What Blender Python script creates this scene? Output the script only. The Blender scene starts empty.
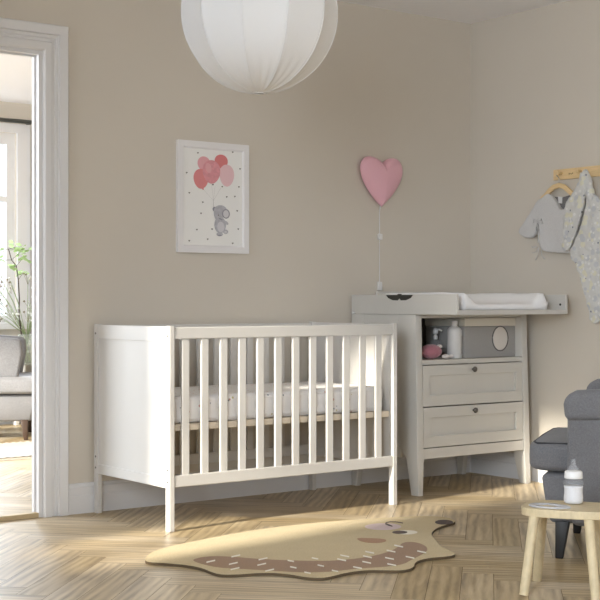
import bpy, bmesh, math, random
from mathutils import Vector, Matrix, noise
random.seed(7)
PI = math.pi
sc = bpy.context.scene
COL = sc.collection

# ------------------------------------------------------------ camera maths
F, CX, HY, YAW = 1334.0, 300.0, 301.8, 0.645
CAM = Vector((-2.880, -4.722, 0.952))
SN, CS = math.sin(YAW), math.cos(YAW)
def on(px, py, ax, v):
    """point where the sight line through a photo position meets the plane axis=v"""
    d = Vector((SN, CS, 0)) + Vector((CS, -SN, 0)) * ((px - CX) / F) + Vector((0, 0, 1)) * ((HY - py) / F)
    return CAM + d * ((v - CAM[ax]) / d[ax])

cd = bpy.data.cameras.new('camera'); cam = bpy.data.objects.new('camera', cd); COL.objects.link(cam)
cam.location = CAM; cam.rotation_euler = (PI / 2, 0, -YAW)
cd.sensor_width = 36; cd.lens = 36 * F / 600; cd.shift_x = 0; cd.shift_y = (HY - 300) / 600
cd.clip_start = 0.05; cd.clip_end = 100
sc.camera = cam

# ------------------------------------------------------------ materials
def s2l(c): return tuple(((x / 255) / 12.92 if x / 255 < 0.04045 else ((x / 255 + 0.055) / 1.055) ** 2.4) for x in c)
def mat(name, rgb, rough=0.5, bump=0.0, bscale=60.0, vary=0.0, vscale=8.0, metal=0.0, sheen=0.0, trans=0.0, stretch=None, alpha=None, spec=0.5):
    m = bpy.data.materials.new(name); m.use_nodes = True
    nt = m.node_tree; N = nt.nodes; L = nt.links; b = N['Principled BSDF']
    c = s2l(rgb) + (1,)
    b.inputs['Base Color'].default_value = c; b.inputs['Roughness'].default_value = rough
    b.inputs['Metallic'].default_value = metal; b.inputs['Sheen Weight'].default_value = sheen
    b.inputs['Specular IOR Level'].default_value = spec
    b.inputs['Transmission Weight'].default_value = trans
    tc = N.new('ShaderNodeTexCoord'); mp = N.new('ShaderNodeMapping'); L.new(tc.outputs['Object'], mp.inputs[0])
    if stretch: mp.inputs['Scale'].default_value = stretch
    if vary:
        n = N.new('ShaderNodeTexNoise'); n.inputs['Scale'].default_value = vscale; n.inputs['Detail'].default_value = 5
        L.new(mp.outputs[0], n.inputs['Vector'])
        r = N.new('ShaderNodeValToRGB'); r.color_ramp.elements[0].position = 0.3; r.color_ramp.elements[1].position = 0.7
        r.color_ramp.elements[0].color = tuple(x * (1 - vary) for x in c[:3]) + (1,)
        r.color_ramp.elements[1].color = tuple(min(1, x * (1 + vary)) for x in c[:3]) + (1,)
        L.new(n.outputs['Fac'], r.inputs[0]); L.new(r.outputs[0], b.inputs['Base Color'])
    if bump:
        n2 = N.new('ShaderNodeTexNoise'); n2.inputs['Scale'].default_value = bscale; n2.inputs['Detail'].default_value = 3
        L.new(mp.outputs[0], n2.inputs['Vector'])
        bp = N.new('ShaderNodeBump'); bp.inputs['Strength'].default_value = bump; bp.inputs['Distance'].default_value = 0.004
        L.new(n2.outputs['Fac'], bp.inputs['Height']); L.new(bp.outputs[0], b.inputs['Normal'])
    if alpha is not None: b.inputs['Alpha'].default_value = alpha
    return m

def thin(name, rgb, opac=0.2, rough=0.08):
    """thin clear plastic or window glass: mostly see-through with a little gloss"""
    m = bpy.data.materials.new(name); m.use_nodes = True
    N = m.node_tree.nodes; L = m.node_tree.links; N.clear()
    o = N.new('ShaderNodeOutputMaterial'); mx = N.new('ShaderNodeMixShader'); t = N.new('ShaderNodeBsdfTransparent')
    p = N.new('ShaderNodeBsdfPrincipled'); p.inputs['Base Color'].default_value = s2l(rgb) + (1,); p.inputs['Roughness'].default_value = rough
    mx.inputs[0].default_value = opac
    L.new(t.outputs[0], mx.inputs[1]); L.new(p.outputs[0], mx.inputs[2]); L.new(mx.outputs[0], o.inputs[0])
    return m

def weave(name, rgb, rgb2, rough=0.95, scale=900, bump=0.35, sheen=0.1):
    """woven cloth: two tones of thread from fine crossed waves"""
    m = mat(name, rgb, rough, sheen=sheen, spec=0.2); N = m.node_tree.nodes; L = m.node_tree.links; b = N['Principled BSDF']
    tc = N['Texture Coordinate']
    n = N.new('ShaderNodeTexNoise'); n.inputs['Scale'].default_value = scale / 4; n.inputs['Detail'].default_value = 4
    n2 = N.new('ShaderNodeTexNoise'); n2.inputs['Scale'].default_value = 9; n2.inputs['Detail'].default_value = 3
    L.new(tc.outputs['Object'], n.inputs['Vector']); L.new(tc.outputs['Object'], n2.inputs['Vector'])
    ad = N.new('ShaderNodeMath'); ad.operation = 'MULTIPLY_ADD'; ad.inputs[1].default_value = 0.25
    L.new(n2.outputs['Fac'], ad.inputs[0]); L.new(n.outputs['Fac'], ad.inputs[2])
    r = N.new('ShaderNodeValToRGB'); r.color_ramp.elements[0].position = 0.45; r.color_ramp.elements[1].position = 0.8
    r.color_ramp.elements[0].color = s2l(rgb2) + (1,); r.color_ramp.elements[1].color = s2l(rgb) + (1,)
    L.new(ad.outputs[0], r.inputs[0]); L.new(r.outputs[0], b.inputs['Base Color'])
    bp = N.new('ShaderNodeBump'); bp.inputs['Strength'].default_value = bump; bp.inputs['Distance'].default_value = 0.002
    L.new(n.outputs['Fac'], bp.inputs['Height']); L.new(bp.outputs[0], b.inputs['Normal'])
    return m

def dotted(name, rgb, dots, rough=0.9, scale=16, size=0.12, bump=0.2):
    """cloth with scattered little printed motifs"""
    m = mat(name, rgb, rough, sheen=0.1, spec=0.2); N = m.node_tree.nodes; L = m.node_tree.links; b = N['Principled BSDF']
    tc = N['Texture Coordinate']; prev = None
    base = N.new('ShaderNodeRGB'); base.outputs[0].default_value = s2l(rgb) + (1,); prev = base.outputs[0]
    for k, (dc, sz, so) in enumerate(dots):
        mp = N.new('ShaderNodeMapping'); mp.inputs['Location'].default_value = (k * 3.3, k * 1.7, k * 2.9)
        L.new(tc.outputs['Object'], mp.inputs[0])
        v = N.new('ShaderNodeTexVoronoi'); v.inputs['Scale'].default_value = scale * so; v.inputs['Randomness'].default_value = 0.9
        L.new(mp.outputs[0], v.inputs['Vector'])
        lt = N.new('ShaderNodeMath'); lt.operation = 'LESS_THAN'; lt.inputs[1].default_value = sz
        L.new(v.outputs['Distance'], lt.inputs[0])
        mx = N.new('ShaderNodeMixRGB'); mx.inputs[2].default_value = s2l(dc) + (1,)
        L.new(lt.outputs[0], mx.inputs[0]); L.new(prev, mx.inputs[1]); prev = mx.outputs[0]
    L.new(prev, b.inputs['Base Color'])
    n2 = N.new('ShaderNodeTexNoise'); n2.inputs['Scale'].default_value = 300
    L.new(tc.outputs['Object'], n2.inputs['Vector'])
    bp = N.new('ShaderNodeBump'); bp.inputs['Strength'].default_value = bump; bp.inputs['Distance'].default_value = 0.002
    L.new(n2.outputs['Fac'], bp.inputs['Height']); L.new(bp.outputs[0], b.inputs['Normal'])
    return m

def floor_material():
    m = mat('oak_parquet', (170, 150, 122), 0.42); N = m.node_tree.nodes; L = m.node_tree.links; b = N['Principled BSDF']
    uv = N.new('ShaderNodeUVMap'); uv.uv_map = 'UVMap'
    at = N.new('ShaderNodeAttribute'); at.attribute_name = 'tone'
    mp = N.new('ShaderNodeMapping'); mp.inputs['Scale'].default_value = (1.6, 15, 1); L.new(uv.outputs[0], mp.inputs[0])
    n = N.new('ShaderNodeTexNoise'); n.inputs['Scale'].default_value = 1.6; n.inputs['Detail'].default_value = 7; n.inputs['Roughness'].default_value = 0.62; n.inputs['Distortion'].default_value = 0.6
    L.new(mp.outputs[0], n.inputs['Vector'])
    mp2 = N.new('ShaderNodeMapping'); mp2.inputs['Scale'].default_value = (1.3, 8, 1); L.new(uv.outputs[0], mp2.inputs[0])
    w = N.new('ShaderNodeTexWave'); w.wave_type = 'RINGS'; w.inputs['Scale'].default_value = 1.1; w.inputs['Distortion'].default_value = 7; w.inputs['Detail'].default_value = 3
    L.new(mp2.outputs[0], w.inputs['Vector'])
    mm = N.new('ShaderNodeMath'); mm.operation = 'MULTIPLY_ADD'; mm.inputs[1].default_value = 0.25; L.new(w.outputs['Fac'], mm.inputs[0]); L.new(n.outputs['Fac'], mm.inputs[2])
    r = N.new('ShaderNodeValToRGB'); e = r.color_ramp.elements
    e[0].position = 0.35; e[0].color = s2l((140, 121, 93)) + (1,)
    e[1].position = 0.85; e[1].color = s2l((203, 183, 147)) + (1,)
    x = e.new(0.58); x.color = s2l((177, 156, 121)) + (1,)
    L.new(mm.outputs[0], r.inputs[0])
    hs = N.new('ShaderNodeHueSaturation')
    mr = N.new('ShaderNodeMapRange'); mr.inputs[3].default_value = 0.84; mr.inputs[4].default_value = 1.12; L.new(at.outputs['Fac'], mr.inputs[0])
    ms = N.new('ShaderNodeMapRange'); ms.inputs[3].default_value = 1.12; ms.inputs[4].default_value = 0.78; L.new(at.outputs['Fac'], ms.inputs[0])
    L.new(mr.outputs[0], hs.inputs['Value']); L.new(ms.outputs[0], hs.inputs['Saturation']); L.new(r.outputs[0], hs.inputs['Color'])
    L.new(hs.outputs[0], b.inputs['Base Color'])
    bp = N.new('ShaderNodeBump'); bp.inputs['Strength'].default_value = 0.15; bp.inputs['Distance'].default_value = 0.002
    L.new(n.outputs['Fac'], bp.inputs['Height']); L.new(bp.outputs[0], b.inputs['Normal'])
    b.inputs['Roughness'].default_value = 0.38
    return m

M = dict(
    wall=mat('wall_paint', (209, 202, 191), 0.9, bump=0.08, bscale=180, vary=0.012, vscale=2),
    ceil=mat('ceiling_paint', (242, 242, 246), 0.95, bump=0.05, bscale=150),
    trim=mat('white_trim_paint', (222, 222, 224), 0.4),
    floor=floor_material(),
    joint=mat('parquet_joint', (92, 74, 54), 0.8),
    crib=mat('white_crib_paint', (211, 209, 206), 0.35, bump=0.04, bscale=70, vary=0.01, stretch=(1, 1, .2)),
    chest=mat('white_chest_paint', (207, 205, 200), 0.4, bump=0.04, bscale=70, vary=0.012, stretch=(1, 1, .2)),
    screw=mat('screw_metal', (90, 86, 80), 0.4, metal=0.8),
    knob=mat('aged_pewter', (112, 108, 104), 0.35, metal=0.7, bump=.2, bscale=300),
    dark=mat('dark_plastic', (52, 52, 46), 0.45),
    slatwood=mat('pale_birch', (214, 202, 184), 0.55, vary=0.05, stretch=(2, 20, 20)),
    sheet=dotted('fitted_sheet', (240, 238, 238), [((214, 168, 160), .13, 1.0), ((150, 158, 168), .1, 1.1), ((206, 196, 150), .1, .9)], scale=22, bump=.1),
    shade=mat('white_shade_fabric', (218, 218, 219), 0.85, bump=0.12, bscale=260, sheen=.1),
    pink=mat('pink_plastic', (236, 184, 198), 0.42),
    white=mat('white_plastic', (226, 226, 226), 0.4),
    frame=mat('white_frame_foil', (233, 232, 234), 0.4),
    paper=mat('print_paper', (240, 240, 239), 0.75, bump=.03),
    pine=mat('light_pine', (202, 186, 152), 0.5, vary=0.10, vscale=4, stretch=(3, 22, 8), bump=.05),
    pine2=mat('pine_board', (228, 200, 152), 0.5, vary=0.07, vscale=5, stretch=(10, 3, 30)),
    grey=weave('grey_weave', (118, 118, 121), (102, 102, 105), bump=.15),
    lgrey=weave('light_grey_weave', (138, 138, 141), (118, 118, 121), bump=.15),
    piping=mat('dark_piping', (46, 47, 52), 0.9),
    black=mat('black_stained_wood', (26, 26, 28), 0.45),
    brownleg=mat('dark_brown_wood', (62, 46, 36), 0.45),
    shirt=weave('grey_jersey', (212, 211, 210), (196, 195, 196), scale=1600, bump=.2),
    romp=dotted('patterned_jersey', (203, 203, 201), [((212, 210, 192), .34, .8), ((190, 192, 196), .32, .7), ((132, 136, 146), .11, .7), ((216, 216, 214), .24, 1.1)], scale=30),
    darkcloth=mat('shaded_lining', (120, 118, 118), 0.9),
    mesh=weave('grey_box_fabric', (172, 170, 168), (158, 156, 154), scale=2200, bump=.1),
    band=mat('pale_band', (228, 224, 214), 0.8, bump=.2, bscale=120),
    nappy=mat('white_nappies', (224, 218, 212), 0.9, bump=.4, bscale=50),
    plushpink=mat('dusty_pink_plush', (186, 122, 134), 0.95, bump=.9, bscale=120, sheen=.4),
    plushwhite=mat('white_plush', (228, 222, 220), 0.95, bump=.8, bscale=130, sheen=.3),
    milk=mat('milk', (222, 222, 225), 0.35),
    clear=thin('clear_plastic', (225, 230, 236), .10),
    silicone=thin('clear_silicone', (214, 218, 224), .15, .3),
    glass=thin('window_glass', (235, 240, 245), .05, .02),
    vase=thin('vase_glass', (214, 224, 214), .28, .05),
    teether=mat('pale_grey_silicone', (186, 186, 190), .5),
    pad=mat('white_pad_fabric', (244, 244, 246), .7, bump=.15, bscale=30),
    rod=mat('grey_rod_metal', (96, 98, 94), .4, metal=.5),
    curtain=mat('white_curtain', (236, 238, 244), .9),
    radiator=mat('white_radiator_enamel', (236, 236, 236), .35),
    cabinet=mat('cream_cabinet', (222, 220, 208), .5),
    leaf=mat('fresh_leaf', (170, 192, 138), .5, vary=.15, vscale=20),
    stem=mat('pale_green_stem', (146, 160, 122), .6),
    bark=mat('dark_branch', (78, 66, 62), .8),
    flower=mat('small_white_flower', (226, 228, 220), .8),
    seed=mat('brown_seed_head', (140, 130, 112), .8),
    rugw=mat('white_wool_rug', (232, 228, 220), .95, bump=1, bscale=90),
    r_base=weave('rug_sand', (202, 184, 144), (184, 165, 126), scale=700, bump=.8),
    r_edge=mat('rug_edge', (92, 78, 58), .95),
    r_brown=weave('rug_brown', (158, 126, 96), (138, 107, 81), scale=700, bump=.8),
    r_rust=weave('rug_rust', (170, 128, 90), (146, 106, 74), scale=700, bump=.8),
    r_white=mat('rug_white', (236, 230, 216), .95, bump=.5, bscale=200),
    r_pink=mat('rug_pink', (216, 198, 198), .95, bump=.5, bscale=200),
    r_dark=mat('rug_dark', (92, 80, 76), .95, bump=.5, bscale=200),
    b1=mat('balloon_blush', (226, 168, 176), .7), b2=mat('balloon_red', (216, 128, 130), .7), b3=mat('balloon_coral', (220, 140, 142), .7),
    b4=mat('balloon_rose', (220, 152, 160), .7, vary=.1, vscale=60), b5=mat('balloon_pale', (232, 196, 202), .7),
    ele=mat('elephant_grey', (184, 184, 192), .7, vary=.12, vscale=90), ele2=mat('elephant_light', (210, 209, 214), .7), ele3=mat('elephant_dark', (150, 150, 160), .7),
    ink=mat('ink_grey', (128, 124, 124), .7), line=mat('ink_line', (186, 184, 186), .7),
    wire=mat('steel_wire', (170, 170, 172), .3, metal=.8),
    blade=mat('smooth_white_lacquer', (230, 230, 230), .3),
    garden=mat('winter_foliage', (150, 158, 160), .9),
)

def translucent(m, fac):
    N = m.node_tree.nodes; L = m.node_tree.links; o = N['Material Output']; b = N['Principled BSDF']
    t = N.new('ShaderNodeBsdfTranslucent'); t.inputs[0].default_value = b.inputs['Base Color'].default_value
    mx = N.new('ShaderNodeMixShader'); mx.inputs[0].default_value = fac
    L.new(b.outputs[0], mx.inputs[1]); L.new(t.outputs[0], mx.inputs[2]); L.new(mx.outputs[0], o.inputs[0])
translucent(M['curtain'], .5); translucent(M['leaf'], .4)
# ------------------------------------------------------------ object helpers
def empty(name, loc, label, cat, group=None, rz=0.0):
    o = bpy.data.objects.new(name, None); COL.objects.link(o); o.location = loc; o.rotation_euler = (0, 0, rz)
    o.empty_display_size = .05
    tag(o, label, cat, group); return o
def tag(o, label, cat, group=None):
    o['label'] = label; o['category'] = cat
    if group: o['group'] = group
    return o
def wloc(p):
    v = Vector((0, 0, 0))
    while p is not None: v = v + p.location; p = p.parent
    return v
def link(name, bm, mats, parent=None, origin=None, smooth=False, local=False, label=None):
    """bm is in world coordinates (or the thing's own if local); becomes one mesh object"""
    off = Vector((0, 0, 0)) if local else (wloc(parent) if parent else Vector(origin or (0, 0, 0)))
    if off.length: bmesh.ops.translate(bm, verts=bm.verts, vec=-off)
    bmesh.ops.recalc_face_normals(bm, faces=bm.faces)
    me = bpy.data.meshes.new(name); bm.to_mesh(me); bm.free()
    for m in (mats if isinstance(mats, (list, tuple)) else [mats]): me.materials.append(M[m] if isinstance(m, str) else m)
    if smooth:
        for p in me.polygons: p.use_smooth = True
    o = bpy.data.objects.new(name, me); COL.objects.link(o)
    if parent: o.parent = parent
    elif not local: o.location = off
    elif origin: o.location = origin
    if label: o['label'] = label
    return o
def structure(o): o['kind'] = 'structure'; return o

def merge(bm, t, mi=0):
    for f in t.faces: f.material_index = mi
    me = bpy.data.meshes.new('tmp'); t.to_mesh(me); t.free(); bm.from_mesh(me); bpy.data.meshes.remove(me)
def box(bm, x0, x1, y0, y1, z0, z1, bev=0.0, mi=0, seg=2):
    t = bmesh.new(); bmesh.ops.create_cube(t, size=1)
    for v in t.verts: v.co = Vector(((x0 + x1) / 2 + v.co.x * (x1 - x0), (y0 + y1) / 2 + v.co.y * (y1 - y0), (z0 + z1) / 2 + v.co.z * (z1 - z0)))
    if bev: bmesh.ops.bevel(t, geom=t.edges[:], offset=bev, segments=seg, profile=.6, affect='EDGES')
    merge(bm, t, mi); return bm
def hexa(bm, pts, bev=0.0, mi=0):
    """8 points: bottom ring then top ring"""
    t = bmesh.new(); v = [t.verts.new(p) for p in pts]
    for q in ((0, 3, 2, 1), (4, 5, 6, 7), (0, 1, 5, 4), (1, 2, 6, 5), (2, 3, 7, 6), (3, 0, 4, 7)): t.faces.new([v[i] for i in q])
    bmesh.ops.recalc_face_normals(t, faces=t.faces)
    if bev: bmesh.ops.bevel(t, geom=t.edges[:], offset=bev, segments=2, profile=.6, affect='EDGES')
    merge(bm, t, mi); return bm
def prism(bm, pts, vec, bev=0.0, mi=0, mi_side=None):
    """a closed outline pushed along vec"""
    t = bmesh.new(); f = t.faces.new([t.verts.new(p) for p in pts])
    r = bmesh.ops.extrude_face_region(t, geom=[f])
    bmesh.ops.translate(t, verts=[g for g in r['geom'] if isinstance(g, bmesh.types.BMVert)], vec=vec)
    bmesh.ops.recalc_face_normals(t, faces=t.faces)
    if bev: bmesh.ops.bevel(t, geom=[e for e in t.edges if len(e.link_faces) == 2 and e.calc_face_angle(0) > .6], offset=bev, segments=2, profile=.6, affect='EDGES')
    for q in t.faces: q.material_index = mi
    if mi_side is not None:
        for q in t.faces:
            if len(q.verts) == 4: q.material_index = mi_side
    me = bpy.data.meshes.new('tmp'); t.to_mesh(me); t.free(); bm.from_mesh(me); bpy.data.meshes.remove(me); return bm
def lathe(bm, prof, c=(0, 0, 0), n=32, mi=0, axis='z', sx=1, sy=1):
    t = bmesh.new(); rings = []
    for r, z in prof:
        if r < 1e-6: rings.append([t.verts.new((0, 0, z))])
        else: rings.append([t.verts.new((r * math.cos(2 * PI * k / n) * sx, r * math.sin(2 * PI * k / n) * sy, z)) for k in range(n)])
    for a, b in zip(rings, rings[1:]):
        for k in range(n):
            k2 = (k + 1) % n
            if len(a) == 1 and len(b) == 1: continue
            if len(a) == 1: t.faces.new((a[0], b[k], b[k2]))
            elif len(b) == 1: t.faces.new((a[k], a[k2], b[0]))
            else: t.faces.new((a[k], a[k2], b[k2], b[k]))
    if axis == 'y': bmesh.ops.rotate(t, verts=t.verts, matrix=Matrix.Rotation(PI / 2, 3, 'X'))
    if axis == 'x': bmesh.ops.rotate(t, verts=t.verts, matrix=Matrix.Rotation(PI / 2, 3, 'Y'))
    bmesh.ops.translate(t, verts=t.verts, vec=c)
    bmesh.ops.recalc_face_normals(t, faces=t.faces)
    merge(bm, t, mi); return bm
def tube(bm, pts, r, n=10, mi=0, r2=None, closed=False):
    pts = [Vector(p) for p in pts]; t = bmesh.new(); rings = []
    up = Vector((0, 0, 1))
    for i, p in enumerate(pts):
        if closed: d = pts[(i + 1) % len(pts)] - pts[i - 1]
        else: d = (pts[min(i + 1, len(pts) - 1)] - pts[max(i - 1, 0)])
        d.normalize()
        a = d.cross(up)
        if a.length < 1e-3: a = d.cross(Vector((1, 0, 0)))
        a.normalize(); b = d.cross(a)
        rr = r if r2 is None else r + (r2 - r) * i / (len(pts) - 1)
        rings.append([t.verts.new(p + (a * math.cos(2 * PI * k / n) + b * math.sin(2 * PI * k / n)) * rr) for k in range(n)])
    for A, B in list(zip(rings, rings[1:])) + ([(rings[-1], rings[0])] if closed else []):
        for k in range(n): t.faces.new((A[k], A[(k + 1) % n], B[(k + 1) % n], B[k]))
    if not closed: t.faces.new(rings[0]); t.faces.new(rings[-1])
    bmesh.ops.recalc_face_normals(t, faces=t.faces)
    merge(bm, t, mi); return bm
def ellip(bm, c, r, n=20, mi=0, e=1.0, wob=0.0, ws=20, rot=0.0, e2=None):
    """ellipsoid or, with e<1, a soft cushion block"""
    e2 = e if e2 is None else e2
    t = bmesh.new(); rings = []
    sg = lambda v, k: math.copysign(abs(v) ** k, v)
    for j in range(n + 1):
        v = -PI / 2 + PI * j / n
        if j in (0, n): rings.append([t.verts.new((0, 0, r[2] * math.sin(v)))]); continue
        rings.append([t.verts.new((r[0] * sg(math.cos(v), e) * sg(math.cos(u), e2), r[1] * sg(math.cos(v), e) * sg(math.sin(u), e2), r[2] * sg(math.sin(v), e))) for u in [2 * PI * k / (2 * n) for k in range(2 * n)]])
    for a, b in zip(rings, rings[1:]):
        m_ = max(len(a), len(b))
        for k in range(m_):
            k2 = (k + 1) % m_
            if len(a) == 1: t.faces.new((a[0], b[k2], b[k]))
            elif len(b) == 1: t.faces.new((a[k], a[k2], b[0]))
            else: t.faces.new((a[k], a[k2], b[k2], b[k]))
    if wob:
        for v in t.verts: v.co += v.co.normalized() * wob * noise.noise(v.co * ws + Vector(c) * 7)
    if rot: bmesh.ops.rotate(t, verts=t.verts, matrix=Matrix.Rotation(rot, 3, 'Z'))
    bmesh.ops.translate(t, verts=t.verts, vec=c)
    bmesh.ops.recalc_face_normals(t, faces=t.faces)
    merge(bm, t, mi); return bm
def loft(bm, secs, mi=0, cap=True):
    """sections: lists of the same number of points"""
    t = bmesh.new(); R = [[t.verts.new(p) for p in s] for s in secs]; n = len(R[0])
    for A, B in zip(R, R[1:]):
        for k in range(n): t.faces.new((A[k], A[(k + 1) % n], B[(k + 1) % n], B[k]))
    if cap: t.faces.new(R[0]); t.faces.new(R[-1])
    bmesh.ops.recalc_face_normals(t, faces=t.faces); merge(bm, t, mi); return bm
def smoothpoly(pts, it=2):
    for _ in range(it):
        q = []
        for i in range(len(pts)):
            a, b = Vector(pts[i]), Vector(pts[(i + 1) % len(pts)])
            q += [a * .75 + b * .25, a * .25 + b * .75]
        pts = q
    return pts
def new(): return bmesh.new()
def soft(o, width, seg=3):
    m = o.modifiers.new('bevel', 'BEVEL'); m.width = width; m.segments = seg; m.limit_method = 'ANGLE'
    for p in o.data.polygons: p.use_smooth = True
    return o
def B(*a, **k): return box(new(), *a, **k)

# ------------------------------------------------------------ room
WX, WY, H = 2.375, 0.675, 2.508        # right wall, back wall, ceiling
LX, FY = -3.10, -5.30                  # window wall and the wall behind the camera
DX0, DX1, DH, WT = -1.16, -0.244, 2.062, 0.055   # door opening
YF, XR = 4.95, 2.60                    # far wall and right wall of the room beyond

# floor: every oak plank is a face of the one floor mesh
def floor_mesh():
    bm = new(); uvl = bm.loops.layers.uv.new('UVMap'); tl = bm.verts.layers.float.new('tone')
    w, n = 0.11, 6; rot = Matrix.Rotation(PI / 4, 3, 'Z'); g = 0.0007
    rnd = random.Random(3)
    box_ = (LX - .1, XR + .1, FY - .1, YF + .1)
    def plank(u0, v0, du, dv, along_u):
        c = rot @ Vector((u0 + du / 2, v0 + dv / 2, 0))
        if not (box_[0] - .3 < c.x < box_[1] + .3 and box_[2] - .3 < c.y < box_[3] + .3): return
        P = [Vector(p) for p in ((u0 + g, v0 + g, 0), (u0 + du - g, v0 + g, 0), (u0 + du - g, v0 + dv - g, 0), (u0 + g, v0 + dv - g, 0))]
        vs = [bm.verts.new(rot @ p) for p in P]; tn = rnd.random()
        for v in vs: v[tl] = tn
        f = bm.faces.new(vs); o1, o2 = rnd.random() * 40, rnd.random() * 40
        for l, p in zip(f.loops, P):
            l[uvl].uv = ((p.x - u0 + o1, p.y - v0 + o2) if along_u else (p.y - v0 + o1, p.x - u0 + o2))
    for i in range(-75, 90):
        for m_ in range(-8, 9):
            plank((i + 2 * n * m_) * w, i * w, n * w, w, True)
            c = i; plank(c * w, (c - 2 * n + 1 - 2 * n * m_) * w, w, n * w, False)
    # clip to the rooms
    for co, no in (((LX - .1, 0, 0), (1, 0, 0)), ((XR + .1, 0, 0), (-1, 0, 0)), ((0, FY - .1, 0), (0, 1, 0)), ((0, YF + .1, 0), (0, -1, 0))):
        bmesh.ops.bisect_plane(bm, geom=bm.verts[:] + bm.edges[:] + bm.faces[:], plane_co=co, plane_no=no, clear_inner=True)
    for f in bm.faces: f.material_index = 0
    bottom = B(LX - .1, XR + .1, FY - .1, YF + .1, -.08, -.0006)
    merge(bm, bottom, 1)
    me = bpy.data.meshes.new('floor'); bm.to_mesh(me); bm.free()
    me.materials.append(M['floor']); me.materials.append(M['joint'])
    o = bpy.data.objects.new('floor', me); COL.objects.link(o); return structure(o)
floor_mesh()
structure(link('ceiling', B(LX - .1, XR + .1, FY - .1, YF + .1, H, H + .1), 'ceil'))

bm = new()
box(bm, LX - .1, DX0, WY, WY + WT, 0, H); box(bm, DX1, XR + .1, WY, WY + WT, 0, H); box(bm, DX0, DX1, WY, WY + WT, DH, H)
structure(link('wall_back', bm, 'wall'))
structure(link('wall_right', B(WX, WX + .1, FY - .1, WY, 0, H), 'wall'))
# window wall with two windows: one beside the crib, one nearer the camera
W1 = (-.96, -.28, .95, 2.47); W2 = (-4.55, -3.25, .62, 2.30)
bm = new(); ys = [FY - .1, W2[0], W2[1], W1[0], W1[1], YF + .1]
box(bm, LX - .2, LX, ys[0], ys[1], 0, H); box(bm, LX - .2, LX, ys[2], ys[3], 0, H); box(bm, LX - .2, LX, ys[4], WY + WT, 0, H)
for w_ in (W1, W2): box(bm, LX - .2, LX, w_[0], w_[1], 0, w_[2]); box(bm, LX - .2, LX, w_[0], w_[1], w_[3], H)
structure(link('wall_left', bm, 'wall'))
W_FILL = (-.6, 1.2, .62, 2.30)  # unseen window made up to let fill light in from behind the camera
bm = new(); box(bm, LX - .2, W_FILL[0], FY - .1, FY, 0, H); box(bm, W_FILL[1], WX + .1, FY - .1, FY, 0, H); box(bm, W_FILL[0], W_FILL[1], FY - .1, FY, 0, W_FILL[2]); box(bm, W_FILL[0], W_FILL[1], FY - .1, FY, W_FILL[3], H)
structure(link('wall_front', bm, 'wall'))
bm = new()
for x0, x1, z0, z1 in ((W_FILL[0], W_FILL[0] + .05, W_FILL[2], W_FILL[3]), (W_FILL[1] - .05, W_FILL[1], W_FILL[2], W_FILL[3]), (W_FILL[0] + .05, W_FILL[1] - .05, W_FILL[2], W_FILL[2] + .05), (W_FILL[0] + .05, W_FILL[1] - .05, W_FILL[3] - .05, W_FILL[3]), (.28, .32, W_FILL[2] + .05, W_FILL[3] - .05)):
    box(bm, x0, x1, FY - .07, FY - .03, z0, z1)
structure(link('window_4', bm, 'trim'))  # frame of the added fill opening
for k, w_ in enumerate((W1, W2)):
    bm = new(); a, b, c, d = w_
    m_ = (a + b) / 2; zb = c + .8
    for y0, y1, z0, z1 in ((a, a + .05, c, d), (b - .05, b, c, d), (a + .05, b - .05, c, c + .05), (a + .05, b - .05, d - .05, d), (m_ - .018, m_ + .018, c + .05, d - .05), (a + .05, m_ - .018, zb, zb + .03), (m_ + .018, b - .05, zb, zb + .03)):
        box(bm, LX - .14, LX - .09, y0, y1, z0, z1)
    structure(link('window_%d' % (k + 2), bm, 'trim'))

# room beyond
structure(link('wall_far_right', B(XR, XR + .1, WY + WT, YF, 0, H), 'wall'))
FX0, FX1, FZ0, FZ1 = .45, 1.62, .775, 2.27
bm = new()
box(bm, LX - .1, FX0, YF, YF + .12, 0, H); box(bm, FX1, XR + .1, YF, YF + .12, 0, H)
box(bm, FX0, FX1, YF, YF + .12, 0, FZ0); box(bm, FX0, FX1, YF, YF + .12, FZ1, H)
structure(link('wall_far', bm, 'wall'))
SX = 2.6
bm = new(); box(bm, LX - .2, LX, WY + WT, 1.6, 0, H); box(bm, LX - .2, LX, 4.2, YF, 0, H); box(bm, LX - .2, LX, 1.6, 4.2, 0, .5); box(bm, LX - .2, LX, 1.6, 4.2, 2.3, H)  # unseen opening added so fill light reaches the next room
structure(link('wall_far_left', bm, 'wall'))
bm = new()
xm = 1.0; zm = 1.735
for x0, x1, z0, z1 in ((FX0, FX0 + .07, FZ0, FZ1), (FX1 - .07, FX1, FZ0, FZ1), (FX0 + .07, FX1 - .07, FZ0, FZ0 + .07), (FX0 + .07, FX1 - .07, FZ1 - .09, FZ1), (xm, xm + .08, FZ0 + .07, FZ1 - .09), (FX0 + .07, xm, zm, zm + .04), (xm + .08, FX1 - .07, zm, zm + .04)):
    box(bm, x0, x1, YF + .03, YF + .08, z0, z1)
for x0, x1, z0, z1 in ((FX1 + .001, FX1 + .11, FZ0 + .001, FZ1), (FX0 - .11, FX0 - .001, FZ0 + .001, FZ1), (FX0 - .11, FX1 + .11, FZ1 + .0005, FZ1 + .07)):
    box(bm, x0, x1, YF - .02, YF - .0005, z0, z1)
box(bm, FX0 - .13, FX1 + .13, YF - .06, YF - .0005, FZ0 - .035, FZ0)
wf = structure(link('window_1', bm, 'trim'))
link('window_pane', B(FX0 + .02, FX1 - .02, YF + .053, YF + .058, FZ0 + .02, FZ1 - .02), 'glass', wf)

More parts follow.
